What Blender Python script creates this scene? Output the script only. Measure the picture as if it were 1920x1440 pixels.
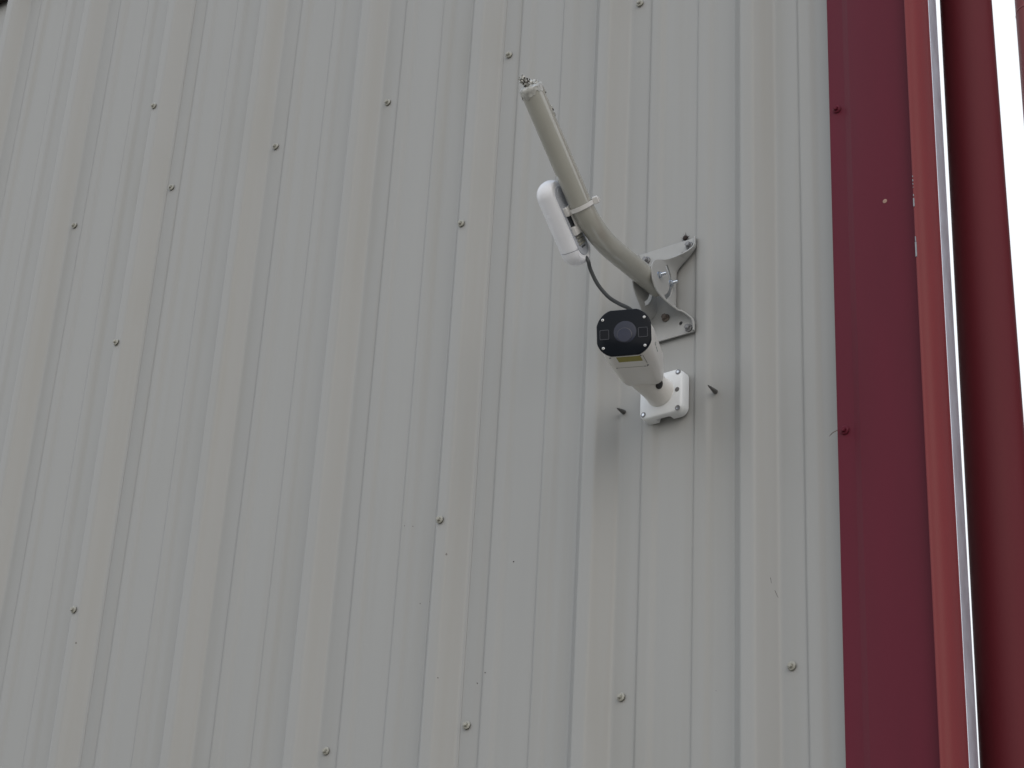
import bpy, bmesh, math, random
from mathutils import Vector, Matrix, noise

random.seed(7)
for o in list(bpy.data.objects):
    bpy.data.objects.remove(o)
SC = bpy.context.scene
COL = SC.collection
Z0 = 4.07                      # height of the upper screw row above the ground

# ------------------------------------------------------------------ camera
cam_d = bpy.data.cameras.new("camera")
cam_d.sensor_width = 36.0
cam_d.lens = 3889.03 / 1920 * 36.0
cam_d.clip_start = 0.05
cam_d.clip_end = 2000.0
cam = bpy.data.objects.new("camera", cam_d)
COL.objects.link(cam)
CR, CU, CF = Vector((0.8126, 0.5806, 0.0504)), Vector((0.2343, -0.4046, 0.8840)), Vector((-0.5336, 0.7065, 0.4648))
mw = Matrix.Identity(4)
for i in range(3):
    mw[i][0], mw[i][1], mw[i][2] = CR[i], CU[i], -CF[i]
mw.translation = Vector((3.2483, -2.6169, -2.4664 + Z0))
cam.matrix_world = mw
SC.camera = cam

# ------------------------------------------------------------------ sky, light, exposure
SUN_EL, SUN_AZ = math.radians(24), math.radians(-45)     # azimuth measured from +x towards +y
sun_dir = Vector((math.cos(SUN_AZ) * math.cos(SUN_EL), math.sin(SUN_AZ) * math.cos(SUN_EL), math.sin(SUN_EL)))
W = bpy.data.worlds.new("World")
SC.world = W
W.use_nodes = True
nt = W.node_tree
nt.nodes.clear()
sky = nt.nodes.new("ShaderNodeTexSky")
sky.sky_type = 'NISHITA'
sky.sun_disc = False
sky.sun_elevation = SUN_EL
sky.sun_rotation = math.pi / 2 - SUN_AZ
sky.air_density = 1.0
sky.dust_density = 4.0
tcw = nt.nodes.new("ShaderNodeTexCoord")
sep = nt.nodes.new("ShaderNodeSeparateXYZ")
nt.links.new(tcw.outputs["Generated"], sep.inputs[0])
elev = nt.nodes.new("ShaderNodeMapRange")                 # white haze low down, bluer overhead
elev.inputs[1].default_value, elev.inputs[2].default_value = 0.62, 0.98
nt.links.new(sep.outputs[2], elev.inputs[0])
veil = nt.nodes.new("ShaderNodeMix")
veil.data_type = 'RGBA'
veil.inputs[6].default_value = (12.0, 12.3, 12.6, 1)
veil.inputs[7].default_value = (6.6, 8.6, 11.5, 1)
nt.links.new(elev.outputs[0], veil.inputs[0])
mixn = nt.nodes.new("ShaderNodeMix")
mixn.data_type = 'RGBA'
mixn.inputs[0].default_value = 0.84                       # thin overcast over the clear sky
bg = nt.nodes.new("ShaderNodeBackground")
bg.inputs[1].default_value = 0.1
wo = nt.nodes.new("ShaderNodeOutputWorld")
nt.links.new(sky.outputs[0], mixn.inputs[6])
nt.links.new(veil.outputs[2], mixn.inputs[7])
nt.links.new(mixn.outputs[2], bg.inputs[0])
nt.links.new(bg.outputs[0], wo.inputs[0])

sun_d = bpy.data.lights.new("sun", 'SUN')
sun_d.energy = 0.25
sun_d.angle = math.radians(34)
sun_d.color = (1.0, 0.95, 0.88)
sun = bpy.data.objects.new("sun", sun_d)
COL.objects.link(sun)
sun.rotation_euler = sun_dir.to_track_quat('Z', 'Y').to_euler()
sun.location = (6, -6, 9)

SC.view_settings.view_transform = 'Standard'
SC.view_settings.look = 'None'
SC.view_settings.exposure = 0.0
SC.view_settings.gamma = 1.0
SC.view_settings.use_curve_mapping = False


# ------------------------------------------------------------------ materials
def mat(name, col, rough=0.5, metal=0.0, spec=0.5, var=0.08, scale=30.0, stretch=(1, 1, 1), bump=0.0, bscale=None,
        coat=0.0, specks=None):
    m = bpy.data.materials.new(name)
    m.use_nodes = True
    t = m.node_tree
    b = t.nodes["Principled BSDF"]
    b.inputs["Roughness"].default_value = rough
    b.inputs["Metallic"].default_value = metal
    b.inputs["Specular IOR Level"].default_value = spec
    b.inputs["Coat Weight"].default_value = coat
    b.inputs["Coat Roughness"].default_value = 0.15
    tc = t.nodes.new("ShaderNodeTexCoord")
    mp = t.nodes.new("ShaderNodeMapping")
    mp.inputs["Scale"].default_value = stretch
    t.links.new(tc.outputs["Object"], mp.inputs[0])
    n = t.nodes.new("ShaderNodeTexNoise")
    n.inputs["Scale"].default_value = scale
    n.inputs["Detail"].default_value = 5
    t.links.new(mp.outputs[0], n.inputs["Vector"])
    r = t.nodes.new("ShaderNodeMapRange")
    r.inputs[1].default_value, r.inputs[2].default_value = 0.3, 0.7
    r.inputs[3].default_value, r.inputs[4].default_value = 1 - var, 1 + var
    t.links.new(n.outputs[0], r.inputs[0])
    mx = t.nodes.new("ShaderNodeVectorMath")
    mx.operation = 'SCALE'
    mx.inputs[0].default_value = col[:3]
    t.links.new(r.outputs[0], mx.inputs["Scale"])
    last = mx.outputs[0]
    if specks:
        sc_, thr, scol = specks
        v = t.nodes.new("ShaderNodeTexNoise")
        v.inputs["Scale"].default_value = sc_
        v.inputs["Detail"].default_value = 3
        t.links.new(mp.outputs[0], v.inputs["Vector"])
        cr = t.nodes.new("ShaderNodeMapRange")
        cr.inputs[1].default_value, cr.inputs[2].default_value = thr, thr + 0.03
        t.links.new(v.outputs[0], cr.inputs[0])
        ml = t.nodes.new("ShaderNodeMix")
        ml.data_type = 'RGBA'
        t.links.new(cr.outputs[0], ml.inputs[0])
        t.links.new(last, ml.inputs[6])
        ml.inputs[7].default_value = (*scol, 1)
        last = ml.outputs[2]
    t.links.new(last, b.inputs["Base Color"])
    r2 = t.nodes.new("ShaderNodeMapRange")
    r2.inputs[3].default_value, r2.inputs[4].default_value = max(0.03, rough - 0.06), min(1, rough + 0.08)
    t.links.new(n.outputs[0], r2.inputs[0])
    t.links.new(r2.outputs[0], b.inputs["Roughness"])
    if bump:
        nb = t.nodes.new("ShaderNodeTexNoise")
        nb.inputs["Scale"].default_value = bscale or scale * 4
        nb.inputs["Detail"].default_value = 4
        t.links.new(mp.outputs[0], nb.inputs["Vector"])
        bp = t.nodes.new("ShaderNodeBump")
        bp.inputs["Strength"].default_value = bump
        bp.inputs["Distance"].default_value = 0.002
        t.links.new(nb.outputs[0], bp.inputs["Height"])
        t.links.new(bp.outputs[0], b.inputs["Normal"])
    return m


def wall_material():
    m = mat("wall_paint", (0.336, 0.337, 0.331), rough=0.42, spec=0.4, var=0.02, scale=3.0, stretch=(6, 1, 0.5), bump=0.02, bscale=60)
    t = m.node_tree
    b = t.nodes["Principled BSDF"]
    prev = b.inputs["Base Color"].links[0].from_socket
    tc = t.nodes.new("ShaderNodeTexCoord")

    def layer(prev, vec_scale, scale, lo, hi, col, amount, detail=3):
        mp = t.nodes.new("ShaderNodeMapping")
        mp.inputs["Scale"].default_value = vec_scale
        t.links.new(tc.outputs["Object"], mp.inputs[0])
        n = t.nodes.new("ShaderNodeTexNoise")
        n.inputs["Scale"].default_value = scale
        n.inputs["Detail"].default_value = detail
        t.links.new(mp.outputs[0], n.inputs["Vector"])
        r = t.nodes.new("ShaderNodeMapRange")
        r.inputs[1].default_value, r.inputs[2].default_value = lo, hi
        r.inputs[4].default_value = amount
        t.links.new(n.outputs[0], r.inputs[0])
        x = t.nodes.new("ShaderNodeMix")
        x.data_type = 'RGBA'
        t.links.new(r.outputs[0], x.inputs[0])
        t.links.new(prev, x.inputs[6])
        x.inputs[7].default_value = (*col, 1)
        return x.outputs[2]
    prev = layer(prev, (22, 22, 0.6), 1.5, 0.5, 0.78, (0.30, 0.285, 0.25), 0.30)       # faint rain streaks
    prev = layer(prev, (1, 1, 0.6), 2.3, 0.56, 0.8, (0.27, 0.26, 0.22), 0.35)          # dusty patches
    prev = layer(prev, (1, 1, 0.8), 85, 0.835, 0.85, (0.10, 0.09, 0.08), 0.8, 1)       # specks of dirt
    prev = layer(prev, (1, 1, 0.25), 70, 0.85, 0.86, (0.20, 0.24, 0.36), 0.5, 1)      # bluish scuffs
    t.links.new(prev, b.inputs["Base Color"])
    return m


M = {}
M['wall'] = wall_material()
M['screw'] = mat("screw_paint", (0.36, 0.355, 0.315), 0.4, var=0.12, scale=200)
M['seal'] = mat("rubber_seal", (0.10, 0.098, 0.08), 0.7, var=0.2, scale=200)
M['maroon'] = mat("maroon_paint", (0.112, 0.0125, 0.0265), 0.5, spec=0.16, var=0.05, scale=6, stretch=(3, 3, 0.6), bump=0.03, bscale=90)
M['brick'] = mat("brick_red_paint", (0.185, 0.022, 0.027), 0.36, spec=0.22, var=0.05, scale=6, stretch=(3, 3, 0.5), bump=0.03, bscale=90)
M['darkred'] = mat("dark_red_paint", (0.115, 0.0150, 0.0215), 0.55, spec=0.16, var=0.06, scale=6, stretch=(2, 2, 0.5), bump=0.03, bscale=90)
M['glarered'] = mat("glare_washed_red", (0.36, 0.13, 0.14), 0.5, spec=0.3, var=0.06, scale=6, stretch=(2, 2, 0.5))  # second pole's red, lightened by sky glare put into the colour
M['galv'] = mat("galvanised_steel", (0.60, 0.66, 0.73), 0.38, metal=0.85, var=0.06, scale=50, stretch=(1, 1, 0.4))
M['chip'] = mat("bare_primer", (0.27, 0.29, 0.32), 0.5, var=0.1, scale=120)
M['tan'] = mat("tan_scuff", (0.30, 0.18, 0.14), 0.6, var=0.1, scale=120)
M['pipe'] = mat("pipe_paint", (0.365, 0.360, 0.322), 0.15, spec=0.95, var=0.035, scale=40, bump=0.04, bscale=220, coat=0.6)
M['foot'] = mat("bracket_paint", (0.385, 0.388, 0.385), 0.36, spec=0.45, var=0.06, scale=25, bump=0.04, bscale=150)
M['bolt'] = mat("weathered_bolt", (0.25, 0.25, 0.26), 0.45, metal=0.6, var=0.2, scale=180)
M['rustbolt'] = mat("browned_bolt", (0.17, 0.14, 0.125), 0.55, metal=0.4, var=0.25, scale=180)
M['zinc'] = mat("zinc_plate", (0.62, 0.66, 0.72), 0.22, metal=1.0, var=0.1, scale=200)
M['tape'] = mat("crumpled_tape", (0.46, 0.46, 0.44), 0.35, metal=0.25, var=0.35, scale=120, bump=0.4, bscale=220)
M['grime'] = mat("dark_grime", (0.035, 0.027, 0.022), 0.8, var=0.3, scale=200)
M['white'] = mat("white_powder_coat", (0.70, 0.685, 0.66), 0.34, spec=0.45, var=0.02, scale=40, bump=0.03, bscale=500)
M['basewhite'] = mat("white_base_paint", (0.77, 0.79, 0.81), 0.36, spec=0.45, var=0.02, scale=40, bump=0.03, bscale=500)
M['plastic'] = mat("white_plastic", (0.84, 0.85, 0.90), 0.24, spec=0.5, var=0.03, scale=30)
M['plastic_in'] = mat("grey_plastic", (0.42, 0.44, 0.49), 0.35, var=0.08, scale=60)
M['slot'] = mat("dark_slot", (0.06, 0.065, 0.075), 0.5, var=0.1, scale=80)
M['ribs'] = mat("olive_plate", (0.27, 0.27, 0.24), 0.4, var=0.15, scale=90)
M['black'] = mat("black_glass", (0.0072, 0.0092, 0.0135), 0.14, spec=0.11, var=0.05, scale=40)
M['blackmatte'] = mat("black_rubber", (0.012, 0.012, 0.013), 0.5, var=0.1, scale=60)
M['lens'] = mat("lens_glass", (0.032, 0.036, 0.056), 0.12, spec=0.25, var=0.05, scale=60)
M['lensin'] = mat("lens_inner", (0.021, 0.025, 0.050), 0.06, spec=0.30, var=0.05, scale=60)
M['irwin'] = mat("infrared_window", (0.0075, 0.0085, 0.0125), 0.12, spec=0.12, var=0.1, scale=90)
M['irrim'] = mat("infrared_window_rim", (0.026, 0.028, 0.040), 0.3, var=0.1, scale=90)
M['steel'] = mat("screw_steel", (0.62, 0.62, 0.62), 0.3, metal=0.5, var=0.1, scale=200)
M['sticker'] = mat("yellow_sticker", (0.25, 0.222, 0.009), 0.5, var=0.12, scale=160)
M['seam'] = mat("hatch_seam_gasket", (0.20, 0.195, 0.18), 0.6, var=0.1, scale=90)  # grey of the thin seam lines under the camera body
M['mark'] = mat("printed_mark", (0.14, 0.19, 0.18), 0.5, var=0.1, scale=90)
M['tie'] = mat("nylon_tie", (0.68, 0.67, 0.66), 0.4, var=0.03, scale=60)
M['cable'] = mat("cable_jacket", (0.055, 0.06, 0.065), 0.45, var=0.08, scale=90)
M['point'] = mat("blued_screw_point", (0.15, 0.147, 0.145), 0.45, metal=0.3, var=0.2, scale=300)
M['speck'] = mat("brown_tuft", (0.028, 0.016, 0.014), 0.8, var=0.3, scale=300)
M['straw'] = mat("dry_straw", (0.16, 0.11, 0.09), 0.7, var=0.1, scale=100)
M['foam'] = mat("dark_foam", (0.018, 0.012, 0.009), 0.95, var=0.3, scale=80, bump=0.3, bscale=200)
M['steelframe'] = mat("primed_steel", (0.16, 0.05, 0.045), 0.6, var=0.1, scale=10)
M['ground'] = mat("gravel_ground", (0.27, 0.245, 0.205), 0.9, spec=0.2, var=0.25, scale=1.2, bump=0.5, bscale=25)


# ------------------------------------------------------------------ mesh helpers
class MB:
    def __init__(s):
        s.v, s.f, s.m, s.sm = [], [], [], []

    def add(s, vs, fs, mi=0, smooth=False):
        n = len(s.v)
        s.v += [tuple(v) for v in vs]
        for f in fs:
            s.f.append([i + n for i in f])
            s.m.append(mi)
            s.sm.append(smooth)

    def loft(s, rings, cap0=True, cap1=True, mi=0, smooth=True, closed=True):
        n = len(rings[0])
        vs = [p for r in rings for p in r]
        fs = []
        for k in range(len(rings) - 1):
            for i in range(n if closed else n - 1):
                j = (i + 1) % n
                fs.append([k * n + i, k * n + j, (k + 1) * n + j, (k + 1) * n + i])
        s.add(vs, fs, mi, smooth)
        if cap0:
            s.add(rings[0], [list(range(n))[::-1]], mi, False)
        if cap1:
            s.add(rings[-1], [list(range(n))], mi, False)

    def box(s, c, ex, ey, ez, sx, sy, sz, mi=0, bev=0.0):
        c = Vector(c)
        if bev <= 0:
            vs = [c + ex * (a * sx / 2) + ey * (b * sy / 2) + ez * (d * sz / 2) for d in (-1, 1) for b in (-1, 1) for a in (-1, 1)]
            s.add(vs, [[0, 2, 3, 1], [4, 5, 7, 6], [0, 1, 5, 4], [2, 6, 7, 3], [0, 4, 6, 2], [1, 3, 7, 5]], mi)
        else:
            def ring(h, ins):
                a, b = sx / 2 - ins, sy / 2 - ins
                k = bev
                pts = [(a - k, -b), (a, -b + k), (a, b - k), (a - k, b), (-a + k, b), (-a, b - k), (-a, -b + k), (-a + k, -b)]
                return [c + ex * p + ey * q + ez * h for p, q in pts]
            s.loft([ring(-sz / 2, bev), ring(-sz / 2 + bev, 0), ring(sz / 2 - bev, 0), ring(sz / 2, bev)], mi=mi, smooth=False)

    def lathe(s, o, axis, prof, n=24, mi=0, smooth=True, phase=0.0, up=None):
        o, axis = Vector(o), Vector(axis).normalized()
        u = (up or (Vector((0, 0, 1)) if abs(axis.z) < 0.9 else Vector((1, 0, 0))))
        a = axis.cross(u).normalized()
        b = axis.cross(a)
        rings = []
        for r, h in prof:
            rings.append([o + axis * h + (a * math.cos(2 * math.pi * i / n + phase) + b * math.sin(2 * math.pi * i / n + phase)) * max(r, 1e-5) for i in range(n)])
        s.loft(rings, mi=mi, smooth=smooth)

    def tube(s, path, rad, n=16, mi=0, caps=True):
        P = [Vector(p) for p in path]
        R = rad if isinstance(rad, (list, tuple)) else [rad] * len(P)
        up = Vector((1, 0, 0.01))
        rings = []
        prev = None
        for i, p in enumerate(P):
            t = (P[min(i + 1, len(P) - 1)] - P[max(i - 1, 0)]).normalized()
            a = (prev - t * prev.dot(t)).normalized() if prev else (up - t * up.dot(t)).normalized()
            prev = a
            b = t.cross(a)
            rings.append([p + (a * math.cos(2 * math.pi * k / n) + b * math.sin(2 * math.pi * k / n)) * R[i] for k in range(n)])
        s.loft(rings, caps, caps, mi)

    def mesh(s, name, mats):
        me = bpy.data.meshes.new(name)
        me.from_pydata(s.v, [], s.f)
        for m in mats:
            me.materials.append(m)
        for p, mi, sm in zip(me.polygons, s.m, s.sm):
            p.material_index = mi
            p.use_smooth = sm
        me.update()
        return me

    def build(s, name, mats, parent=None, origin=None, fix=True):
        if not isinstance(mats, (list, tuple)):
            mats = [mats]
        if origin is not None:
            o_ = Vector(origin)
            s.v = [tuple(Vector(v) - o_) for v in s.v]
        me = s.mesh(name, mats)
        if fix:
            bm = bmesh.new()
            bm.from_mesh(me)
            bmesh.ops.remove_doubles(bm, verts=bm.verts, dist=1e-6)
            bmesh.ops.recalc_face_normals(bm, faces=bm.faces)
            bm.to_mesh(me)
            bm.free()
            me.set_sharp_from_angle(angle=math.radians(38))
        o = bpy.data.objects.new(name, me)
        COL.objects.link(o)
        if origin is not None:
            o.location = origin
        if parent is not None:
            o.parent = parent
            inv = parent_world(parent).inverted()
            o.matrix_parent_inverse = inv
        return o


def parent_world(p):
    m = p.matrix_basis.copy()
    q = p
    if q.parent:
        m = parent_world(q.parent) @ q.matrix_parent_inverse @ m
    return m


def put(name, me, parent, loc, rot=None, label=None):
    o = bpy.data.objects.new(name, me)
    COL.objects.link(o)
    mb = (rot.to_4x4() if rot else Matrix.Identity(4))
    mb.translation = loc
    o.matrix_basis = mb
    if parent is not None:
        o.parent = parent
        o.matrix_parent_inverse = parent_world(parent).inverted()
    if label:
        o['label'] = label
    return o


def thing(name, label, cat, loc):
    o = bpy.data.objects.new(name, None)
    o.empty_display_size = 0.1
    COL.objects.link(o)
    o.location = loc
    o['label'] = label
    o['category'] = cat
    return o


def Z(p):
    return Vector((p[0], p[1], p[2] + Z0))


def rrect(w, h, r, n=6):
    """rounded rectangle outline, counter-clockwise, centred"""
    pts = []
    for cx, cy, a0 in ((w / 2 - r, h / 2 - r, 0), (-w / 2 + r, h / 2 - r, 90), (-w / 2 + r, -h / 2 + r, 180), (w / 2 - r, -h / 2 + r, 270)):
        for k in range(n + 1):
            a = math.radians(a0 + 90 * k / n)
            pts.append((cx + r * math.cos(a), cy + r * math.sin(a)))
    return pts


def octo(w, h, r, n=7, k=0.30):
    """rounded rectangle whose corners lean towards straight chamfers"""
    base_ = rrect(w, h, r, n)
    o = []
    for c in range(4):
        seg = base_[c * (n + 1):(c + 1) * (n + 1)]
        a_, b_ = Vector(seg[0]), Vector(seg[-1])
        for i, p in enumerate(seg):
            t = i / n
            o.append(tuple(Vector(p) * (1 - k) + (a_ * (1 - t) + b_ * t) * k))
    return o


X, Y, ZV = Vector((1, 0, 0)), Vector((0, 1, 0)), Vector((0, 0, 1))

# ------------------------------------------------------------------ ground
g = MB()
g.add([(-400, -400, 0), (400, -400, 0), (400, 400, 0), (-400, 400, 0)], [[0, 1, 2, 3]])
go = g.build("ground", M['ground'])
go['kind'] = 'structure'

# ------------------------------------------------------------------ the ribbed metal wall
PITCH = 0.3048
RIB0 = 0.2455                       # centre of the lap rib left of the middle
EAVE = 0.93
wall = thing("metal_wall", "tall light grey ribbed metal wall edged with maroon trim, filling most of the view", "wall", (0, 0, 0))

MAJ = [(-0.0405, 0), (-0.0115, -0.032), (0.0115, -0.032), (0.0405, 0)]
MIN = [(-0.0170, 0), (-0.0120, -0.0050), (0.0080, -0.0050), (0.0178, 0)]


def panel_profile(x0, x1):
    """corner points of the sheet between two lap ribs"""
    pts = []
    k0 = 0
    c = x0
    for i in range(4):
        cx = x0 + PITCH * i
        if cx > x1 + 0.02:
            break
        pts += [(cx + a, b) for a, b in MAJ]
        if i < 3:
            for q in (1, 2):
                pts += [(cx + PITCH * q / 3 + a, b) for a, b in MIN]
    if len(pts) > 20:                    # the over-lapping edge runs a little way out on the next sheet
        pts.append((pts[-1][0] + 0.0050, 0.0002))
    # soften every bend
    out = []
    for i, p in enumerate(pts):
        p = Vector(p)
        if i in (0, len(pts) - 1) or (i == len(pts) - 2 and len(pts) > 20 and False):
            out.append(p)
            continue
        a, b = Vector(pts[i - 1]), Vector(pts[i + 1])
        la, lb = (a - p).length, (b - p).length
        da, db = (a - p).normalized(), (b - p).normalized()
        ra, rb = min(0.0016, la * 0.3), min(0.0016, lb * 0.3)
        for q in (min(0.006, la * 0.45), ra):
            out.append(p + da * q)
        for q in (rb, min(0.006, lb * 0.45)):
            out.append(p + db * q)
    out2 = [out[0]]
    for p in out[1:]:
        if (p - out2[-1]).length > 1e-5:
            out2.append(p)
    return out2


panels = []
NP0 = -9
for k in range(NP0, 2):
    x0 = RIB0 + 3 * PITCH * k
    x1 = x0 + 3 * PITCH
    prof = [p for p in panel_profile(x0, x1)]
    if k == 1:
        prof = [p for p in prof if p.x < 2.03]
    # fill long flats with extra columns
    cols = []
    for i, p in enumerate(prof):
        cols.append(p)
        if i + 1 < len(prof):
            d = prof[i + 1] - p
            if d.length > 0.02:
                for q in range(1, 3):
                    cols.append(p + d * q / 3)
    NZ = 46
    rows = []
    for r in range(NZ + 1):
        z = -Z0 + 0.05 + (EAVE + Z0 - 0.05) * r / NZ
        row = []
        for p in cols:
            u = (p.x - x0) / (3 * PITCH)
            lap = 0.0008 * (1 - u)
            can = noise.noise(Vector((p.x * 5.0, z * 1.1, 0.3))) * 0.0011
            can += noise.noise(Vector((p.x * 14.0, z * 2.7, 4.1))) * 0.0004
            wob = noise.noise(Vector((p.x * 0.7, z * 0.9, 9.0))) * 0.0008
            row.append((p.x + wob, p.y + lap + can, z + Z0))
        rows.append(row)
    mb = MB()
    mb.loft(rows, False, False, smooth=True, closed=False)
    pm = mb.build("wall_panel", M['wall'], wall, origin=(x0 + 0.46, 0, 0), fix=False)
    me = pm.data
    me.set_sharp_from_angle(angle=math.radians(60))
    so = pm.modifiers.new("thickness", 'SOLIDIFY')
    so.thickness = 0.0005
    so.offset = 0
    panels.append((x0, x1, pm))


def panel_at(x):
    for x0, x1, pm in panels:
        if x0 + 0.03 <= x < x1 + 0.03:
            return pm
    return panels[-1][2]


def hex_screw_mesh(name, mats, rw=0.0073, rh=0.0041, hh=0.0045, seal=True):
    """washer-head screw; axis is local -y (out of the wall)"""
    mb = MB()
    ax = Vector((0, -1, 0))
    if seal:
        mb.lathe((0, 0, 0), ax, [(rw * 0.92, -0.0010), (rw * 0.97, 0.0004), (rw * 0.94, 0.0012)], 24, 1)
    mb.lathe((0, 0, 0), ax, [(rw, 0.0010), (rw * 1.0, 0.0018), (rw * 0.88, 0.0026), (rh * 1.1, 0.0033)], 24, 0)
    mb.lathe((0, 0, 0), ax, [(rh, 0.0030), (rh, 0.0030 + hh * 0.85), (rh * 0.86, 0.0030 + hh)], 6, 0, smooth=False)
    mb.lathe((0, 0, 0), ax, [(rh * 0.70, 0.0030 + hh - 0.0002), (rh * 0.66, 0.0030 + hh + 0.0003)], 12, 0)
    return mb.mesh(name, mats)


SCREW = hex_screw_mesh("screw", [M['screw'], M['seal']])
spots = [(0.3048 * k, 0.0, 0.0) for k in range(6)] + [(0.3048 * k, 0.0, -1.372) for k in range(3, 7)]
spots += [(0.2423, -0.033, 0.2215), (0.2423, -0.033, -0.388), (0.2423, -0.033, -0.994), (1.1567, -0.033, -0.388), (1.1567, -0.033, -0.998)]
for (x, y, z) in spots:
    rot = Matrix.Rotation(random.uniform(-0.10, 0.10), 3, 'X') @ Matrix.Rotation(random.uniform(-0.10, 0.10), 3, 'Z') @ Matrix.Rotation(random.uniform(0, 3), 3, 'Y')
    put("screw", SCREW, panel_at(x), Z((x, y - 0.0012, z)), rot)

# two screw points that come through the sheet from inside
for (x, z, L, lab, tilt) in ((1.513, -0.863, 0.0225, "thin dark screw point sticking out left of the white camera base", 0.08),
                             (1.693, -0.8713, 0.0255, "thin dark screw point sticking out right of the white camera base", -0.05)):
    mb = MB()
    prof = [(0.0040, -0.002), (0.0042, 0.0008), (0.0037, 0.0022)]
    n = 7
    for i in range(n):
        h = 0.003 + (L - 0.006) * i / n
        r = 0.0036 * (1 - 0.62 * i / n)
        prof += [(r * 1.12, h), (r * 0.80, h + (L - 0.006) / n * 0.55)]
    prof += [(0.0011, L - 0.003), (0.0002, L)]
    mb.lathe((0, 0, 0), (0, -1, 0), prof, 14)
    put("screw_point", mb.mesh("screw_point", [M['point']]), panel_at(x), Z((x, -0.0005, z)), Matrix.Rotation(tilt, 3, 'X'), lab)

# closures and trim along the top of the wall (only just above the picture)
for i in range(-26, 7):
    cx = RIB0 + PITCH * i
    for a, b in ((0.044, PITCH - 0.044),):
        if cx + b > 1.93:
            continue
        mb = MB()
        mb.box(Z((cx + (a + b) / 2, -0.015, 0.838)), X, Y, ZV, b - a, 0.022, 0.055, bev=0.004)
        mb.build("foam_closure", M['foam'], wall)
mb = MB()
prof = [(-0.0375, 0.862), (-0.0385, 0.860), (-0.040, 0.864), (-0.040, 0.985), (0.30, 1.02), (0.30, 1.012), (-0.0375, 0.978)]
rings = [[Z((x, a, b)) for a, b in prof] for x in (-7.95, 1.925)]
mb.loft(rings, smooth=False)
mb.build("eave_trim", M['maroon'], wall)

# maroon corner trim laid over the ribs
mb = MB()
TP = [(1.9318, -0.0345), (1.9322, -0.0362), (1.9605, -0.0362), (1.9622, -0.0366), (1.9738, -0.0446), (1.9765, -0.0455), (2.02, -0.0455), (2.088, -0.0448), (2.092, -0.043), (2.094, 0.0),
      (2.0925, 0.0), (2.0905, -0.042), (1.98, -0.0425), (1.960, -0.0345)]
rows = []
for r in range(41):
    z = -Z0 + (EAVE + 0.05 + Z0) * r / 40
    rows.append([Z((x + 0.0006 * noise.noise(Vector((x * 3, z * 1.3, 2))), y + 0.0007 * noise.noise(Vector((x * 9, z * 1.7, 5))), z)) for x, y in TP])
mb.loft(rows, smooth=True)
trim = mb.build("corner_trim", M['maroon'], wall)
trim['label'] = "flat maroon trim covering the wall's right edge"
TSCREW = hex_screw_mesh("screw", [M['maroon'], M['seal']])
for (x, z) in ((1.9465, -0.4211), (1.9453, -1.0209)):
    put("screw", TSCREW, trim, Z((x, -0.0366, z)), Matrix.Rotation(0.06, 3, 'X'))
mb = MB()
mb.lathe(Z((2.0313, -0.0452, -0.6361)), (0, -1, 0), [(0.0042, -0.001), (0.0038, 0.0005), (0.002, 0.0008)], 10)
ch = mb.build("paint_chip", M['tan'], trim)
ch['label'] = "small tan scuff on the maroon trim"

# brick-red rolled edge standing proud of the trim
mb = MB()
RP2 = [(2.0890, -0.0640), (2.0895, -0.0658), (2.0910, -0.0663), (2.0925, -0.0655), (2.0945, -0.0635), (2.0975, -0.0607), (2.1015, -0.0580), (2.1065, -0.0558), (2.1120, -0.0546), (2.1165, -0.0547), (2.1210, -0.0557), (2.1250, -0.0573),
       (2.1280, -0.0590), (2.1284, -0.0580), (2.1258, -0.047), (2.1240, -0.045), (2.1120, -0.0480), (2.0960, -0.0530), (2.0915, -0.0600)]
rows = []
for r in range(41):
    z = -Z0 + (EAVE + 0.05 + Z0) * r / 40
    rows.append([Z((x + 0.0008 * noise.noise(Vector((1, z * 1.1, 3))), y + 0.0008 * noise.noise(Vector((x * 6, z * 1.5, 8))), z)) for x, y in RP2])
mb.loft(rows, smooth=True)
roll = mb.build("rolled_edge", M['brick'], wall)
roll['label'] = "brick red rounded edge piece running up beside the maroon trim"
for (z0, L, w) in ((-0.6195, 0.003, 0.0011), (-0.6265, 0.004, 0.0013), (-0.6336, 0.003, 0.0011), (-0.6406, 0.0015, 0.001), (-0.6545, 0.004, 0.0012), (-0.6615, 0.0159, 0.0019), (-0.7324, 0.0088, 0.0014), (-0.7421, 0.0271, 0.0024)):
    mb = MB()
    mb.box(Z((2.0905, -0.0663, z0 - L / 2)), X, Y, ZV, w, 0.0016, L, bev=0.0003)
    mb.build("paint_chip", M['chip'], roll)

# bare metal strip behind the rolled edge
mb = MB()
SP = [(2.1282, -0.0568), (2.1287, -0.0562), (2.1254, -0.0195), (2.1250, -0.0180), (2.1240, -0.0180), (2.1243, -0.0205), (2.1272, -0.0545)]
rows = []
for r in range(41):
    z = -Z0 + (EAVE + 0.05 + Z0) * r / 40
    rows.append([Z((x + 0.0008 * noise.noise(Vector((1, z * 1.1, 3))), y + 0.0006 * noise.noise(Vector((3, z * 1.5, 8))), z)) for x, y in SP])
mb.loft(rows, smooth=True)
so = mb.build("edge_strip", M['galv'], wall)
so['label'] = "narrow pale metal strip at the wall's right edge"

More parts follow.
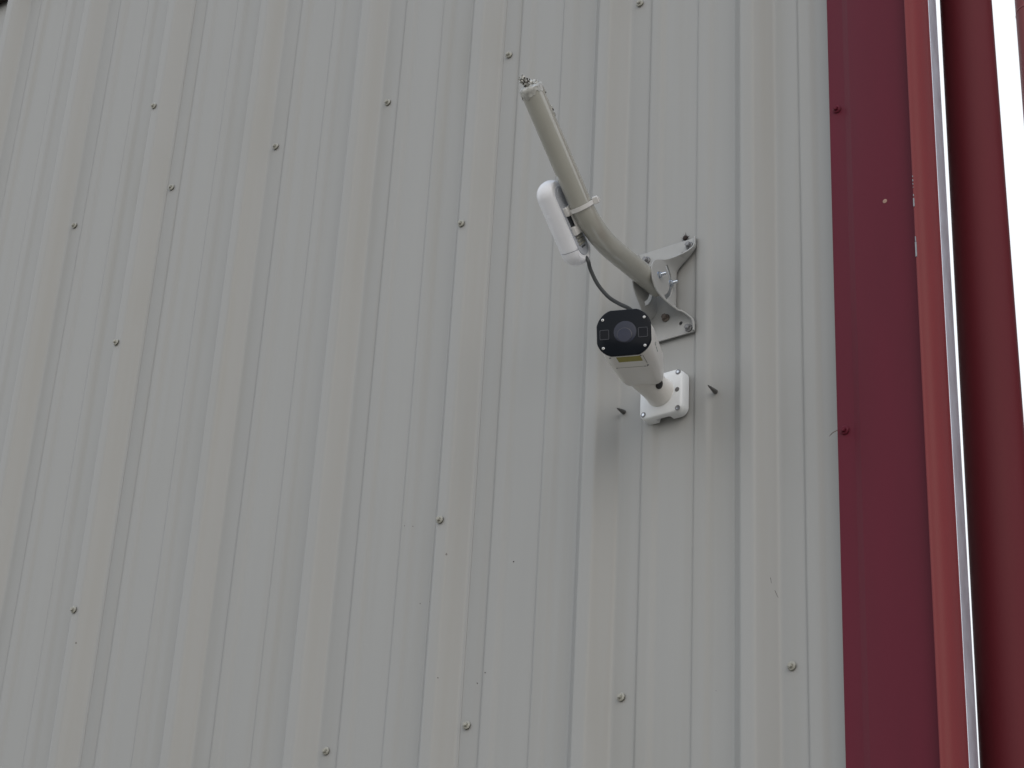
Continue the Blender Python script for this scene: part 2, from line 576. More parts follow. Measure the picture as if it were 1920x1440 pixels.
# light steel frame behind the sheets
for z in (-3.7, -2.744, -1.372, 0.0, 0.86):
    mb = MB()
    c = [(0.004, -0.03), (0.20, -0.03), (0.20, -0.005), (0.197, -0.005), (0.197, -0.027), (0.007, -0.027), (0.007, 0.027), (0.06, 0.027), (0.06, 0.03), (0.004, 0.03)]
    mb.loft([[Z((x, a, b + z - 0.0)) for a, b in c] for x in (-7.9, 1.98)], smooth=False)
    mb.build("girt", M['steelframe'], wall)
for x in (-7.6, -4.5, -1.4, 1.6):
    mb = MB()
    for (dy, t, w) in ((0.206, 0.008, 0.12), (0.40, 0.008, 0.12)):
        mb.box((x, dy, (Z0 + 0.9) / 2), X, Y, ZV, w, t, Z0 + 0.9)
    mb.box((x, 0.303, (Z0 + 0.9) / 2), X, Y, ZV, 0.007, 0.18, Z0 + 0.9)
    mb.build("column", M['steelframe'], wall)

# ------------------------------------------------------------------ red poles right of the wall


def pole(name, label, x, y, r_lo, r_hi, top, m, joint=None):
    t = thing(name, label, "pole", (x, y, 0))
    t['group'] = "round red steel poles beyond the wall's end"
    mb = MB()
    n = 40
    rings = []
    zs = [0, 0.02] + [top * i / 30 for i in range(1, 31)]
    for z in zs:
        r = r_lo + (r_hi - r_lo) * z / top
        rings.append([(x + r * math.cos(2 * math.pi * i / n), y + r * math.sin(2 * math.pi * i / n), z) for i in range(n)])
    mb.loft(rings)
    sh = mb.build("shaft", m, t)
    mb = MB()
    mb.lathe((x, y, 0), (0, 0, 1), [(r_lo * 2.1, 0.001), (r_lo * 2.1, 0.016), (r_lo * 1.3, 0.018), (r_lo * 1.15, 0.05), (r_lo * 1.02, 0.055)], 32)
    mb.build("base_flange", m, t)
    mb = MB()
    mb.lathe((x, y, top), (0, 0, 1), [(r_hi * 1.06, -0.02), (r_hi * 1.06, 0.004), (r_hi * 0.7, 0.02), (0.002, 0.026)], 32)
    mb.build("cap", m, t)
    if joint:
        mb = MB()
        r = r_lo + (r_hi - r_lo) * joint / top
        mb.lathe((x, y, joint), (0.25, 0.1, 1), [(r * 1.002, -0.004), (r * 1.03, -0.003), (r * 1.03, 0.003), (r * 1.002, 0.004)], 32)
        mb.build("joint_ring", m, t)
    return t


pole("steel_pole", "dark red round steel pole close beside the pale strip at the wall's end", 2.1207, 0.12, 0.0580, 0.0382, 5.6, M['darkred'])
pole("steel_pole", "red round steel pole cut off by the upper right edge of the picture", 2.2272, 0.20, 0.0540, 0.0425, 5.6, M['glarered'], joint=3.88)

# ------------------------------------------------------------------ pipe mount
PX = 1.598
mount = thing("pipe_mount", "beige bent pipe on a stamped bracket bolted to the wall above the white camera", "antenna mount", Z((1.602, -0.006, -0.657)))

# stamped foot: plate + two ears with curved flanges
HZ = [(-0.750, 0.0065), (-0.735, 0.0085), (-0.727, 0.0105), (-0.720, 0.0135), (-0.712, 0.0205), (-0.706, 0.0290), (-0.702, 0.0380), (-0.697, 0.0520), (-0.692, 0.0615), (-0.686, 0.0690), (-0.676, 0.0765),
      (-0.668, 0.0795), (-0.658, 0.0812), (-0.649, 0.0803), (-0.642, 0.0775), (-0.635, 0.0715), (-0.630, 0.0640), (-0.625, 0.0545), (-0.620, 0.0440), (-0.614, 0.0340), (-0.605, 0.0225), (-0.594, 0.0130),
      (-0.585, 0.0085), (-0.575, 0.0065), (-0.564, 0.0060)]


def hz(z):
    for (a, ha), (b, hb) in zip(HZ, HZ[1:]):
        if a <= z <= b:
            t = (z - a) / (b - a)
            return ha + (hb - ha) * t
    return 0.009


def flare(z):
    d = abs(z + 0.657)
    t = max(0.0, min(1.0, (d - 0.031) / 0.047))
    t = t * t * (3 - 2 * t)
    return 0.0385 * t


zl, zh = -0.7495, -0.5645
NZ = 190
YB = -0.0066
bm_v, bm_f = [], []


def in_slot(y, z):
    dy, dz = y + 0.0655, z + 0.6585
    rr = math.hypot(dy, dz)
    an = math.degrees(math.atan2(dz, dy))
    if -58 < an < 54 and abs(rr - 0.039) < 0.0042:
        return True
    return False


def sheet(fn, nu, mbx, hole=None):
    vs, fs = [], []
    for r in range(NZ + 1):
        z = zl + (zh - zl) * r / NZ
        for c in range(nu + 1):
            vs.append(Z(fn(z, c / nu)))
    for r in range(NZ):
        for c in range(nu):
            i = r * (nu + 1) + c
            p = (vs[i] + vs[i + nu + 2]) / 2
            if hole and hole(p):
                continue
            fs.append([i, i + 1, i + nu + 2, i + nu + 1])
    mbx.add(vs, fs, 0, True)


mb = MB()


def tilt(z):          # top and bottom ends of the plate are cut slightly out of square
    return z


def right_ear(z, t):
    h = hz(z)
    r = 0.004
    y = YB - h * t
    x = 1.618 + flare(z) + (0.0015 * (1 - min(1, (h * t) / r)) * -1)
    x -= 0.35 * flare(z) * min(1, t * h / 0.05) * (1 if h > 0.02 else 0)
    return (x, y, z)


def left_ear(z, t):
    h = hz(z) * 0.97
    x = 1.578 - flare(z)
    x += 0.35 * flare(z) * min(1, t * h / 0.05) * (1 if h > 0.02 else 0)
    return (x, YB - h * t, z)


def plate(z, t):
    a, b = 1.578 - flare(z), 1.618 + flare(z) - 0.0015
    return (a + (b - a) * t, YB, z)


def plate_hole(p):
    z = p.z - Z0
    for hx, hzz in ((1.6300, -0.5895), (1.6285, -0.7262), (1.575, -0.5905)):
        if math.hypot((p.x - hx), (z - hzz)) < 0.0036:
            return True
    return False


sheet(right_ear, 90, mb, lambda p: in_slot(p.y, p.z - Z0))
sheet(left_ear, 90, mb, lambda p: in_slot(p.y, p.z - Z0))
sheet(plate, 90, mb, plate_hole)
foot = mb.build("mounting_foot", M['foot'], mount)
sd = foot.modifiers.new("thickness", 'SOLIDIFY')
sd.thickness = 0.0026
sd.offset = 0

# pipe: straight out of the wall, then bent upwards
c1, c2 = Vector((PX, -0.034, -0.6590)), Vector((PX, -0.205, -0.6585))
d_up = Vector((0, -0.745, 0.667)).normalized()
top = Vector((PX, -0.4271, -0.4861))
# elbow by a quadratic blend between the two legs
corner = Vector((PX, -0.2345, -0.6590))
pth = [c1, Vector((PX, -0.09, -0.6590)), Vector((PX, -0.15, -0.6590))]
s0, s1 = corner + Vector((0, 0.062, 0)), corner + d_up * 0.060
pth.append(s0)
for i in range(1, 14):
    t = i / 14
    pth.append(s0 * (1 - t) ** 2 + corner * 2 * t * (1 - t) + s1 * t ** 2)
for i in range(0, 9):
    pth.append(s1 + (top - s1) * i / 8)
mb = MB()
mb.tube([Z(p) for p in pth], 0.0191, 32, caps=True)
pipe = mb.build("pipe", M['pipe'], mount)


def clump(o, ax, n, r, h, spike, seed):
    rnd = random.Random(seed)
    mbx = MB()
    ax = ax.normalized()
    a = ax.cross(X).normalized()
    b = ax.cross(a)
    for i in range(n):
        an, rr = rnd.uniform(0, 6.28), r * math.sqrt(rnd.random())
        base = o + a * (rr * math.cos(an)) + b * (rr * math.sin(an))
        hh = h * (0.3 + 0.7 * rnd.random()) * (1.25 - rr / r)
        tip = base + ax * hh + a * rnd.uniform(-spike, spike) + b * rnd.uniform(-spike, spike)
        w = rnd.uniform(0.0016, 0.0046)
        q = [base + a * w, base + b * w * 1.2, base - a * w, base - b * w]
        mid = [m + (tip - base) * rnd.uniform(0.4, 0.75) + a * rnd.uniform(-0.003, 0.003) + b * rnd.uniform(-0.003, 0.003) for m in q]
        vs = q + mid + [tip]
        fs = [[0, 1, 5, 4], [1, 2, 6, 5], [2, 3, 7, 6], [3, 0, 4, 7], [4, 5, 8], [5, 6, 8], [6, 7, 8], [7, 4, 8]]
        mbx.add(vs, fs, 0 if rnd.random() < 0.78 else 1)
    return mbx


tdir = (top - s1).normalized()
# tape wrapped round the end with a ragged lower edge, then a crumpled lump
mb = MB()
a = tdir.cross(X).normalized()
b = tdir.cross(a)
rings = []
for lvl in range(6):
    ring = []
    for i in range(40):
        an = 2 * math.pi * i / 40
        jag = 0.010 * noise.noise(Vector((math.cos(an) * 1.7, math.sin(an) * 1.7, 3.3))) + 0.005 * noise.noise(Vector((math.cos(an) * 5, math.sin(an) * 5, 1.3)))
        low = -0.009 + jag
        s = low + (0.0035 - low) * lvl / 5
        rr = 0.0198 + 0.0007 * noise.noise(Vector((math.cos(an) * 3, math.sin(an) * 3, lvl * 0.7)))
        if lvl == 5:
            rr *= 0.9
        ring.append(Z(top) + tdir * s + (a * math.cos(an) + b * math.sin(an)) * rr)
    rings.append(ring)
mb.loft(rings, False, True)
mb.build("tape_wrap", M['tape'], mount)


def crumple(mbx, o, ax, r, h, seed, amp, mi=0, n=22, m=11, dark=0.0):
    """creased lump: a closed dome pushed in and out by sharp noise"""
    ax = ax.normalized()
    p = ax.cross(Vector((0.3, 0.9, 0.1))).normalized()
    q = ax.cross(p)
    rings = []
    for k in range(m + 1):
        t = k / m
        a_ = math.pi * (0.04 + 0.92 * t)
        ring = []
        for i in range(n):
            an = 2 * math.pi * i / n
            d = p * (math.sin(a_) * math.cos(an)) + q * (math.sin(a_) * math.sin(an)) - ax * (math.cos(a_) * h / r)
            nz = abs(noise.noise(d * 2.1 + Vector((seed, 0, 0)))) * 1.5 - 0.35 + 0.7 * abs(noise.noise(d * 5.3 + Vector((0, seed, 0)))) - 0.2
            ring.append(o + d * r * (1 + amp * nz))
        rings.append(ring)
    mbx.loft(rings, True, True, mi, smooth=False)


TP0 = Z(top)
img_l, img_u = -CR, CU
side = (img_l - tdir * img_l.dot(tdir)).normalized()
cl = MB()
crumple(cl, TP0 + tdir * 0.001, tdir, 0.0168, 0.0050, 3.1, 0.35, n=30)
crumple(cl, TP0 + tdir * 0.007 + side * 0.001, tdir + side * 0.5, 0.0085, 0.0105, 8.7, 0.55)
crumple(cl, TP0 + tdir * 0.004 - side * 0.0105, tdir - side * 0.3, 0.0072, 0.0056, 5.5, 0.5)
crumple(cl, TP0 + tdir * 0.0165 + side * 0.0055, tdir + side * 0.9, 0.0048, 0.0075, 1.9, 0.7)
cl3 = clump(TP0 + tdir * 0.021 + side * 0.007, tdir + side * 0.8, 5, 0.003, 0.0065, 0.004, 12)
cl.add(cl3.v, cl3.f, 0, False)
rnd = random.Random(21)
for i in range(13):
    o_ = TP0 + tdir * rnd.uniform(0.003, 0.018) + side * rnd.uniform(-0.004, 0.011) - CF * rnd.uniform(0.006, 0.0095)
    crumple(cl, o_, Vector((rnd.uniform(-1, 1), rnd.uniform(-1, 1), rnd.uniform(-1, 1))), rnd.uniform(0.0008, 0.0017), 0.0016, i * 1.7, 0.6, mi=1, n=7, m=4)
lump = cl.build("tape_lump", [M['tape'], M['grime']], mount)
lump['label'] = "crumpled torn tape stuffed in the pipe's upper end"
# drips and nicks near the upper end
rad_dir = (X * 0.93 + CU * 0.35).normalized()
rad_dir = (rad_dir - tdir * rad_dir.dot(tdir)).normalized()
for (s, ang, L, w, m) in ((-0.014, 0.35, 0.006, 0.0016, 'grime'), (-0.010, 0.2, 0.010, 0.0030, 'tape'), (-0.046, 0.3, 0.004, 0.0016, 'grime'), (-0.043, 0.35, 0.008, 0.0030, 'tape'), (-0.053, 0.15, 0.008, 0.0020, 'tape'),
                        (-0.040, 3.0, 0.010, 0.0030, 'pipe'), (-0.012, 3.1, 0.006, 0.0022, 'tape'), (-0.085, 1.9, 0.006, 0.0008, 'grime')):
    q = Matrix.Rotation(ang, 3, tdir) @ rad_dir
    mbx = MB()
    tg = tdir.cross(q)
    mbx.box(Z(top) + tdir * s + q * 0.0194, tdir, tg, q, L, w, 0.0024, bev=0.0005)
    mbx.build("paint_drip" if m != 'grime' else "nick", M[m], mount)

# fixing bolts of the foot
LAG = hex_screw_mesh("lag_bolt", [M['bolt'], M['grime']], 0.0070, 0.0050, 0.006)
LAGR = hex_screw_mesh("lag_bolt", [M['rustbolt'], M['seal']], 0.0074, 0.0052, 0.006)
for (x, z, me) in ((1.6440, -0.5775, LAG), (1.5572, -0.5806, LAG), (1.6450, -0.7412, LAG), (1.5990, -0.7083, LAGR), (1.5572, -0.738, LAG)):
    put("lag_bolt", me, mount, Z((x, -0.0084, z)), Matrix.Rotation(random.uniform(-0.08, 0.08), 3, 'X') @ Matrix.Rotation(random.uniform(0, 2), 3, 'Y'))
# bright bolts through the ears
for (y, z) in ((-0.0645, -0.6575), (-0.0275, -0.6550)):
    mb = MB()
    o = Z((1.6185, y, z))
    mb.lathe(o, X, [(0.0064, 0), (0.0064, 0.0012)], 20)
    mb.lathe(o, X, [(0.0050, 0.0012), (0.0052, 0.0016), (0.0052, 0.0052), (0.0044, 0.0058)], 6, smooth=False)
    pr = []
    for i in range(6):
        pr += [(0.0027, 0.005 + i * 0.0016), (0.0022, 0.0058 + i * 0.0016)]
    mb.lathe(o, X, pr + [(0.0016, 0.0152)], 12)
    mb.build("ear_bolt", M['zinc'], mount)
    mb = MB()
    mb.lathe(Z((1.5765, y, z)), -X, [(0.0052, 0), (0.0052, 0.004), (0.0044, 0.0046)], 6, smooth=False)
    mb.build("bolt_head", M['zinc'], mount)

# ------------------------------------------------------------------ white antenna strapped to the pipe
axis = d_up
# view vector from the antenna to the camera, for its tilt round the pipe (fixed numbers, the antenna itself has a real pose)
t_v = Vector((0.566, -0.716, -0.408))
t_v = (t_v - axis * t_v.dot(axis)).normalized()
e_v = t_v.cross(axis).normalized()
if e_v.x < 0:
    e_v = -e_v
alpha, alpha_pos = math.radians(40), math.radians(27)
n_b = (e_v * math.cos(alpha) + t_v * math.sin(alpha)).normalized()   # flat back, faces the pipe
m_b = axis.cross(n_b).normalized()
n_pos = (e_v * math.cos(alpha_pos) + t_v * math.sin(alpha_pos)).normalized()
RA = 0.0255
LA = 0.150
cen = Vector((PX, -0.2590, -0.6367)) - n_pos * 0.0400                   # on the straight leg of the pipe
cen = cen - axis * 0.0
ant = thing("wireless_antenna", "white pill-shaped wireless antenna strapped to the left of the pipe", "antenna", Z(cen))


def pill_rings(s0, s1, off=0.0, cut=0.60, n=36, dome0=False, dome1=False):
    hs = []
    steps = 10
    L2 = LA / 2 - RA
    ss = []
    if dome0:
        for k in range(steps):
            a = math.pi / 2 * (1 - k / steps)
            ss.append((-L2 - RA * math.sin(a), max(0.02, math.cos(a))))
    else:
        ss.append((s0, 1.0))
    if dome1:
        ss.append((L2, 1.0))
        for k in range(1, steps + 1):
            a = math.pi / 2 * k / steps
            ss.append((L2 + RA * math.sin(a), max(0.02, math.cos(a))))
    else:
        ss.append((s1, 1.0))
    rings = []
    for s, k in ss:
        ring = []
        for i in range(n):
            an = 2 * math.pi * i / n
            p, q = (RA - off) * k * math.cos(an), (RA - off) * k * math.sin(an)
            lim = RA * cut
            if p > lim:
                q *= lim / p if False else 1
                p = lim
            ring.append(Z(cen) + axis * s + n_b * p + m_b * q)
        rings.append(ring)
    return rings


seam_s = -0.046
mb = MB()
mb.loft(pill_rings(seam_s + 0.0006, 0, dome1=True))
mb.build("shell", M['plastic'], ant)
mb = MB()
mb.loft(pill_rings(0, seam_s - 0.0006, dome0=True))
mb.build("end_cap", M['plastic'], ant)
mb = MB()
mb.loft(pill_rings(seam_s - 0.002, seam_s + 0.002, off=0.0012))
mb.build("seam_gasket", M['plastic_in'], ant)
mb = MB()
fl = Z(cen) + n_b * (RA * 0.60)
out = [(p, q) for p, q in rrect(0.1220, 0.030, 0.0149, 8)]
mb.loft([[fl + axis * p + m_b * q + n_b * h for p, q in out] for h in (-0.001, 0.0012)] + [[fl + axis * p * 0.98 + m_b * q * 0.92 + n_b * 0.0018 for p, q in out]])
mb.build("back_panel", M['plastic_in'], ant)
# moulded strap bracket on the back
mb = MB()
for s in (0.0175, -0.0165):
    mb.box(fl + axis * s + n_b * 0.0050, axis, m_b, n_b, 0.0150, 0.027, 0.0080, bev=0.0012)
mb.box(fl + axis * 0.0 + m_b * -0.0 + n_b * 0.0072, axis, m_b, n_b, 0.030, 0.010, 0.0032, bev=0.0008)
mb.build("strap_bracket", M['tie'], ant)
mb = MB()
mb.box(fl + axis * 0.0005 + n_b * 0.0022, axis, m_b, n_b, 0.020, 0.021, 0.0014)
mb.build("strap_slot", M['slot'], ant)
for k, s in enumerate((-0.0285, -0.0345, -0.0405)):
    mb = MB()
    mb.box(fl + axis * s + n_b * 0.0026, axis, m_b, n_b, 0.0042, 0.021, 0.0026, bev=0.0006)
    mb.build("back_rib", M['ribs'], ant)
mb = MB()
mb.box(fl + axis * -0.0465 + n_b * 0.0022, axis, m_b, n_b, 0.0026, 0.011, 0.0014)
mb.build("port_slot", M['slot'], ant)
mb = MB()
mb.lathe(fl + axis * 0.049 + n_b * 0.0012, n_b, [(0.009, 0), (0.0085, 0.0012), (0.004, 0.0016)], 20)
mb.build("back_button", M['plastic_in'], ant)

# cable tie round pipe and bracket
tc_ = Vector((PX, -0.2707, -0.6262))     # on the pipe axis
tie = thing("cable_tie", "white nylon cable tie holding the antenna to the pipe", "cable tie", Z(tc_))
pts = []
r1, r2, dd = 0.0205, 0.0075, 0.0245
beta = math.acos((r1 - r2) / dd)
for i in range(31):
    a_ = -(math.pi - beta) + 2 * (math.pi - beta) * i / 30
    pts.append((r1 * math.cos(a_), r1 * math.sin(a_)))
for i in range(11):
    a_ = (math.pi - beta) + 2 * beta * i / 10
    pts.append((-dd + r2 * math.cos(a_), r2 * math.sin(a_)))
rings = []
for w, dr in ((-0.0035, 0.0), (0.0035, 0.0), (0.0035, 0.0013), (-0.0035, 0.0013), (-0.0035, 0.0)):
    rg = []
    for i, (p, q) in enumerate(pts):
        v = Vector((p, q))
        pv, nv = Vector(pts[i - 1]), Vector(pts[(i + 1) % len(pts)])
        tn = (nv - pv).normalized()
        no = Vector((tn.y, -tn.x))
        v = v + no * dr
        rg.append(Z(tc_) + n_b * v.x + m_b * v.y + axis * (w + v.x * 0.05))
    rings.append(rg)
mb = MB()
mb.loft(rings, False, False, smooth=False)
mb.build("strap", M['tie'], tie)
hd = (e_v * 0.97 + t_v * 0.25).normalized()
hq = axis.cross(hd).normalized()
mb = MB()
mb.box(Z(tc_) + hd * 0.0255 + axis * 0.001, axis, hq, hd, 0.0115, 0.0100, 0.0090, bev=0.0008)
mb.box(Z(tc_) + hd * 0.0302 + axis * 0.001 + hq * 0.002, axis, hq, hd, 0.0050, 0.0016, 0.004)
mb.box(Z(tc_) + hd * 0.0300 + axis * 0.001 - hq * 0.0022, axis, hq, hd, 0.0060, 0.0012, 0.003)
mb.build("head", M['tie'], tie)

# antenna cable, hanging from the capsule and passing behind the camera
CABLE_PTS = [(1.5690, -0.2150, -0.6820), (1.5758, -0.2137, -0.6947), (1.5724, -0.2017, -0.7028), (1.5749, -0.1837, -0.7219), (1.5834, -0.1637, -0.7388), (1.5916, -0.1437, -0.7445), (1.5998, -0.1237, -0.7471),
             (1.5975, -0.0987, -0.7474), (1.5870, -0.0737, -0.7558), (1.5600, -0.0250, -0.7510), (1.5460, 0.004, -0.7478)]


def smooth_path(P, n=8):
    P = [Vector(p) for p in P]
    Q = [P[0] * 2 - P[1]] + P + [P[-1] * 2 - P[-2]]
    o = []
    for i in range(1, len(Q) - 2):
        for k in range(n):
            t = k / n
            a0, a1, a2, a3 = Q[i - 1], Q[i], Q[i + 1], Q[i + 2]
            o.append(0.5 * ((2 * a1) + (a2 - a0) * t + (2 * a0 - 5 * a1 + 4 * a2 - a3) * t * t + (3 * a1 - a0 - 3 * a2 + a3) * t ** 3))
    o.append(P[-1])
    return o


mb = MB()
mb.tube([Z(p) for p in smooth_path(CABLE_PTS)], 0.0033, 12)
cb = mb.build("cable", M['cable'], None, origin=Z(CABLE_PTS[0]))
cb['label'] = "thin dark grey cable curving from the antenna down behind the camera"
cb['category'] = "cable"

# ------------------------------------------------------------------ bullet security camera
Bp = Vector((1.6042, -0.0845, -0.8420))
fw = Vector((0.3880, -0.9010, -0.1942)).normalized()
rt = Vector((-fw.y, fw.x, 0)).normalized()
upv = rt.cross(fw) * 1.0
if upv.z < 0:
    upv = -upv
ROLL = math.radians(1.05)
rq = Matrix.Rotation(ROLL, 3, fw)
rt, upv = rq @ rt, rq @ upv
BL = 0.190
scam = thing("security_camera", "white bullet security camera with a black front, mounted on the wall on a square base", "security camera", Z((1.6025, -0.006, -0.863)))


def L3(u, v, w):
    """local: u right, v up, w forward from the rear of the body"""
    return Z(Bp) + rt * u + upv * v + fw * w


def sect(w, wd, ht, r, dv=0.0, n=6):
    return [L3(p, q + dv, w) for p, q in octo(wd, ht, r, n, 0.22)]


mb = MB()
mb.loft([sect(-0.0015, 0.052, 0.045, 0.011), sect(0.000, 0.064, 0.056, 0.012), sect(0.003, 0.0685, 0.0605, 0.0125), sect(0.012, 0.0705, 0.0625, 0.0125),
         sect(0.130, 0.0805, 0.0700, 0.0165), sect(0.176, 0.0828, 0.0712, 0.0215), sect(0.1835, 0.0830, 0.0712, 0.0225), sect(0.1850, 0.0815, 0.0700, 0.0222)])
body = mb.build("body", M['white'], scam)
mb = MB()


def fsect(w, ins):
    pts = []
    for p, q in octo(0.0866 - ins, 0.0728 - ins, 0.0225):
        # gently bowed top edge
        bow = 0.0030 * (1 - (p / 0.0433) ** 2) if q > 0.02 else (0.0008 * -(1 - (p / 0.0433) ** 2) if q < -0.02 else 0)
        pts.append(L3(p, q + bow, w))
    return pts


mb.loft([fsect(0.1835, 0.004), fsect(0.1845, 0.001), fsect(0.1885, 0.0), fsect(0.1898, 0.0016), fsect(0.1902, 0.004)])
face = mb.build("faceplate", M['black'], scam)
FW = 0.1902


def disc(u, v, prof, m, name, parent, n=40):
    mb = MB()
    mb.lathe(L3(u, v, FW), fw, prof, n)
    return mb.build(name, m, parent)


disc(0.0020, 0.0012, [(0.0182, -0.0006), (0.0180, 0.0005), (0.0165, 0.0008), (0.0001, 0.0014)], M['lens'], "lens", face)
disc(0.0010, -0.0040, [(0.0122, 0.0006), (0.0120, 0.0014), (0.0112, 0.0017)], M['irrim'], "lens_ring", face)
disc(0.0010, -0.0040, [(0.0112, 0.0012), (0.0110, 0.0018), (0.004, 0.0021), (0.0001, 0.0022)], M['lensin'], "lens_glass", face)
for u in (-0.0308, 0.0303):
    mb = MB()
    o1 = rrect(0.0150, 0.0162, 0.0018, 3)
    o2 = rrect(0.0132, 0.0144, 0.0012, 3)
    mb.loft([[L3(p + u, q - 0.0012, FW + h) for p, q in o] for o, h in ((o1, -0.0004), (o1, 0.0006), (o2, 0.0006), (o2, 0.0003))], True, True, smooth=False)
    fr = mb.build("infrared_window", M['irrim'], face)
    mb = MB()
    mb.loft([[L3(p + u, q - 0.0012, FW + h) for p, q in o2] for h in (0.0002, 0.0005)], smooth=False)
    mb.build("pane", M['irwin'], fr)
for u in (-0.0330, 0.0330):
    for v in (-0.0233, 0.0233):
        mb = MB()
        mb.lathe(L3(u, v, FW), fw, [(0.0022, -0.0004), (0.0022, 0.0006), (0.0018, 0.0009), (0.0009, 0.0009)], 16)
        mb.lathe(L3(u, v, FW), fw, [(0.0009, 0.0010), (0.0007, 0.0004)], 6, 1)
        mb.build("face_screw", [M['steel'], M['blackmatte']], face)


# underside furniture: bottom face of the body at a given station
def under(u, w, d=0.0):
    if w > 0.130:
        ht = 0.0700 + 0.0018 * (w - 0.130) / 0.0535
    else:
        ht = 0.0625 + 0.0075 * (w - 0.012) / 0.118
    return L3(u, -ht / 2 - d, w)


def under_quad(u0, u1, w0, w1, d0, d1, m, name, parent):
    mb = MB()
    vs = [under(u, w, d) for d in (d0, d1) for u, w in ((u0, w0), (u1, w0), (u1, w1), (u0, w1))]
    mb.add(vs, [[0, 1, 2, 3], [4, 7, 6, 5], [0, 4, 5, 1], [1, 5, 6, 2], [2, 6, 7, 3], [3, 7, 4, 0]])
    return mb.build(name, m, parent)


under_quad(-0.0150, 0.0230, 0.152, 0.178, -0.0002, 0.0004, M['sticker'], "sticker", body)['label'] = "plain yellow sticker under the camera's front"
under_quad(-0.0225, 0.0260, 0.1195, 0.1204, -0.0004, 0.0003, M['seam'], "hatch_seam", body)
under_quad(0.0272, 0.0279, 0.138, 0.180, -0.0004, 0.0003, M['seam'], "hatch_seam", body)
for (u, w) in ((-0.0250, 0.177), (0.0240, 0.179), (-0.0235, 0.120), (0.0215, 0.120), (0.0270, 0.125)):
    mb = MB()
    mb.lathe(under(u, w, 0), -upv, [(0.0016, -0.0004), (0.0015, 0.0005), (0.0008, 0.0006)], 12)
    mb.build("hatch_screw", M['bolt'], body)
# small print up the right flank
for (w, v, a_, b_) in ((0.128, -0.002, 0.012, 0.0022), (0.114, -0.0035, 0.009, 0.0022), (0.101, -0.004, 0.010, 0.0018), (0.121, 0.003, 0.005, 0.0016)):
    mb = MB()
    wd = 0.0705 + 0.010 * (w - 0.012) / 0.118
    mb.box(L3(wd / 2, v, w), fw, upv, rt, a_, b_, 0.0005)
    mb.build("printed_mark", M['mark'], body)

# base on the wall: bevelled square with a cable notch at the bottom
BC = Vector((1.6020, 0.0, -0.8632))


def bs(y, wd, ht, r):
    return [Z((BC.x + p, y, BC.z + q)) for p, q in rrect(wd, ht, r, 7)]


# outline with notch
def base_outline(wd, ht, r, notch):
    pts = rrect(wd, ht, r, 7)          # counter-clockwise, starts at upper right
    o = []
    n1 = len(pts)
    for i, p in enumerate(pts):
        o.append(p)
        if i == 23:                     # end of lower-left corner -> run along the bottom to lower right
            x0, x1 = -0.014, 0.014
            o += [(x0, -ht / 2), (x0 + 0.003, -ht / 2 + notch), (x1 - 0.004, -ht / 2 + notch), (x1, -ht / 2)]
    return o


mb = MB()
rings = []
for y, wd, ht, r, nn in ((-0.0050, 0.0845, 0.0815, 0.014, 0.0085), (-0.0150, 0.0845, 0.0815, 0.014, 0.0080), (-0.0155, 0.0844, 0.0814, 0.014, 0.0010), (-0.0225, 0.0830, 0.0800, 0.014, 0.0005), (-0.0250, 0.0805, 0.0775, 0.0135, 0.0002), (-0.0262, 0.0765, 0.0740, 0.0125, 0.0001)):
    rings.append([Z((BC.x + p, y, BC.z + q)) for p, q in base_outline(wd, ht, r, nn)])
mb.loft(rings)
base = mb.build("wall_base", M['basewhite'], scam)
FY = -0.0262
for (x, z) in ((1.6360, -0.8305), (1.6358, -0.8975), (1.5690, -0.8940), (1.5690, -0.8305)):
    mb = MB()
    mb.lathe(Z((x, FY, z)), (0, -1, 0), [(0.0048, -0.0006), (0.0048, 0.0005), (0.0040, 0.0007), (0.0030, 0.0002)], 20, 1)
    mb.lathe(Z((x, FY, z)), (0, -1, 0), [(0.0028, 0.0000), (0.0027, 0.0012), (0.0016, 0.0014)], 6, 0, smooth=False)
    mb.build("base_screw", [M['zinc'], M['bolt']], base)
mb = MB()
mb.lathe(Z((1.6345, FY, -0.8630)), (0, -1, 0), [(0.0042, -0.0004), (0.0041, 0.0004), (0.0034, 0.0004)], 20)
mb.build("plug_hole", M['point'], base)

# neck: thick round arm from the base to the underside of the body
mb = MB()
NC = Vector((1.6015, FY, -0.8600))
ND = Vector((-0.02, -1, 0.10)).normalized()
mb.lathe(Z(NC), ND, [(0.0262, -0.002), (0.0258, 0.002), (0.0245, 0.010), (0.0236, 0.025), (0.0234, 0.040), (0.0236, 0.048)], 48)
neck = mb.build("neck", M['white'], scam)
mb = MB()
j0 = NC + ND * 0.048
pr = [(0.0236, -0.0004), (0.0240, 0.001)]
for k in range(1, 9):
    a_ = math.pi / 2 * k / 8
    pr.append((0.0240 * math.cos(a_) + 1e-4, 0.006 + 0.0235 * math.sin(a_) * 0.8))
mb.lathe(Z(j0), ND, pr, 48)
mb.build("ball_joint", M['white'], scam)
mb = MB()
kd = Vector((0.9056, -0.0601, -0.4198)).normalized()
mb.lathe(Z(NC + ND * 0.0343 + kd * 0.0225), kd, [(0.0080, -0.004), (0.0080, 0.0016), (0.0066, 0.0026)], 24)
mb.build("lock_screw", M['blackmatte'], scam)

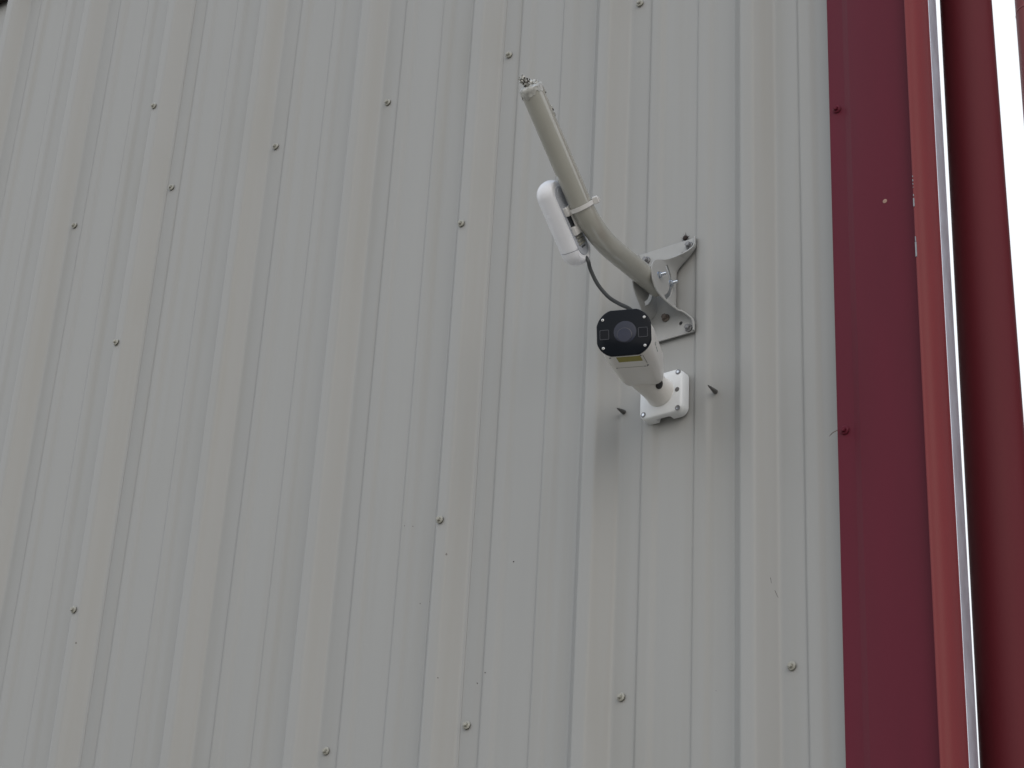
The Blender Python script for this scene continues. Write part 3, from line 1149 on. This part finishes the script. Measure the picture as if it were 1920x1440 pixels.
# ------------------------------------------------------------------ small odds and ends on the wall
mb = MB()
rnd = random.Random(3)
o = Vector((1.6325, -0.0035, -0.5555))
for i in range(34):
    an = rnd.uniform(0, 6.283)
    L = rnd.uniform(0.0035, 0.0095)
    d = Vector((math.cos(an), -rnd.uniform(0.1, 0.9), math.sin(an))).normalized()
    bse = Z(o + Vector((math.cos(an) * 0.002, 0.001, math.sin(an) * 0.002)))
    s_ = d.cross(Vector((0.3, 1, 0.2))).normalized() * 0.0006
    q_ = d.cross(s_).normalized() * 0.0006
    tip = bse + d * L
    mb.add([bse + s_, bse - s_ * 0.5 + q_, bse - s_ * 0.5 - q_, tip], [[0, 1, 3], [1, 2, 3], [2, 0, 3], [0, 2, 1]])
mb.lathe(Z(o), (0, -1, 0), [(0.0046, -0.001), (0.0042, 0.002), (0.002, 0.0035)], 9, smooth=False)
sp = mb.build("dirt_tuft", M['speck'], None, origin=Z(o))
sp['label'] = "dark brown frayed speck on the wall just above the bracket's upper right bolt"
sp['category'] = "debris"

mb = MB()
P0, P1, P2 = Vector((1.9097, -0.0200, -1.0149)), Vector((1.9225, -0.0320, -1.0167)), Vector((1.9332, -0.0385, -1.0185))
mb.tube([Z(p) for p in smooth_path([P0, P1, P2], 5)], [0.0003] * 2 + [0.0006] * 9, 6)
st = mb.build("straw", M['straw'], None, origin=Z(P1))
st['label'] = "tiny dark stalk poking from under the maroon trim beside its lower screw"
st['category'] = "straw"

# flecks of dirt and two hairline scratches on the sheets


def sheet_y(x):
    u_ = (x - RIB0) % PITCH
    prof_ = []
    for c in (0, PITCH):
        prof_ += [(c + a, b) for a, b in MAJ]
        if c == 0:
            for q in (1, 2):
                prof_ += [(PITCH * q / 3 + a, b) for a, b in MIN]
    for (xa, ya), (xb, yb) in zip(prof_, prof_[1:]):
        if xa <= u_ <= xb:
            return ya + (yb - ya) * (u_ - xa) / (xb - xa)
    return -0.032 if u_ < 0.02 or u_ > PITCH - 0.02 else 0


for (x, z, r) in [(1.2967, -1.0931, 0.0011), (1.2349, -1.3004, 0.0009), (1.1736, -1.2903, 0.001), (1.2538, -1.2867, 0.001), (1.0989, -1.1322, 0.0009), (1.0535, -0.9763, 0.0007), (1.0708, -0.98, 0.0007), (1.1263, -1.1365, 0.0008)]:
    mb = MB()
    mb.lathe(Z((x, sheet_y(x) - 0.0002, z)), (0.2, -1, 0.1), [(r, -0.0008), (r * 0.8, 0.0005), (r * 0.3, 0.0008)], 7, smooth=False)
    mb.build("dirt_fleck", M['grime'], panel_at(x))
for (a, b) in [[(1.7995, -1.2269), (1.8004, -1.236)], [(1.804, -1.2472), (1.8076, -1.2585)]]:
    mb = MB()
    mb.tube([Z((x, sheet_y(x) - 0.0005, z)) for x, z in (a, b)], [0.0003, 0.0002], 5)
    mb.build("scratch", M['grime'], panel_at(a[0]))
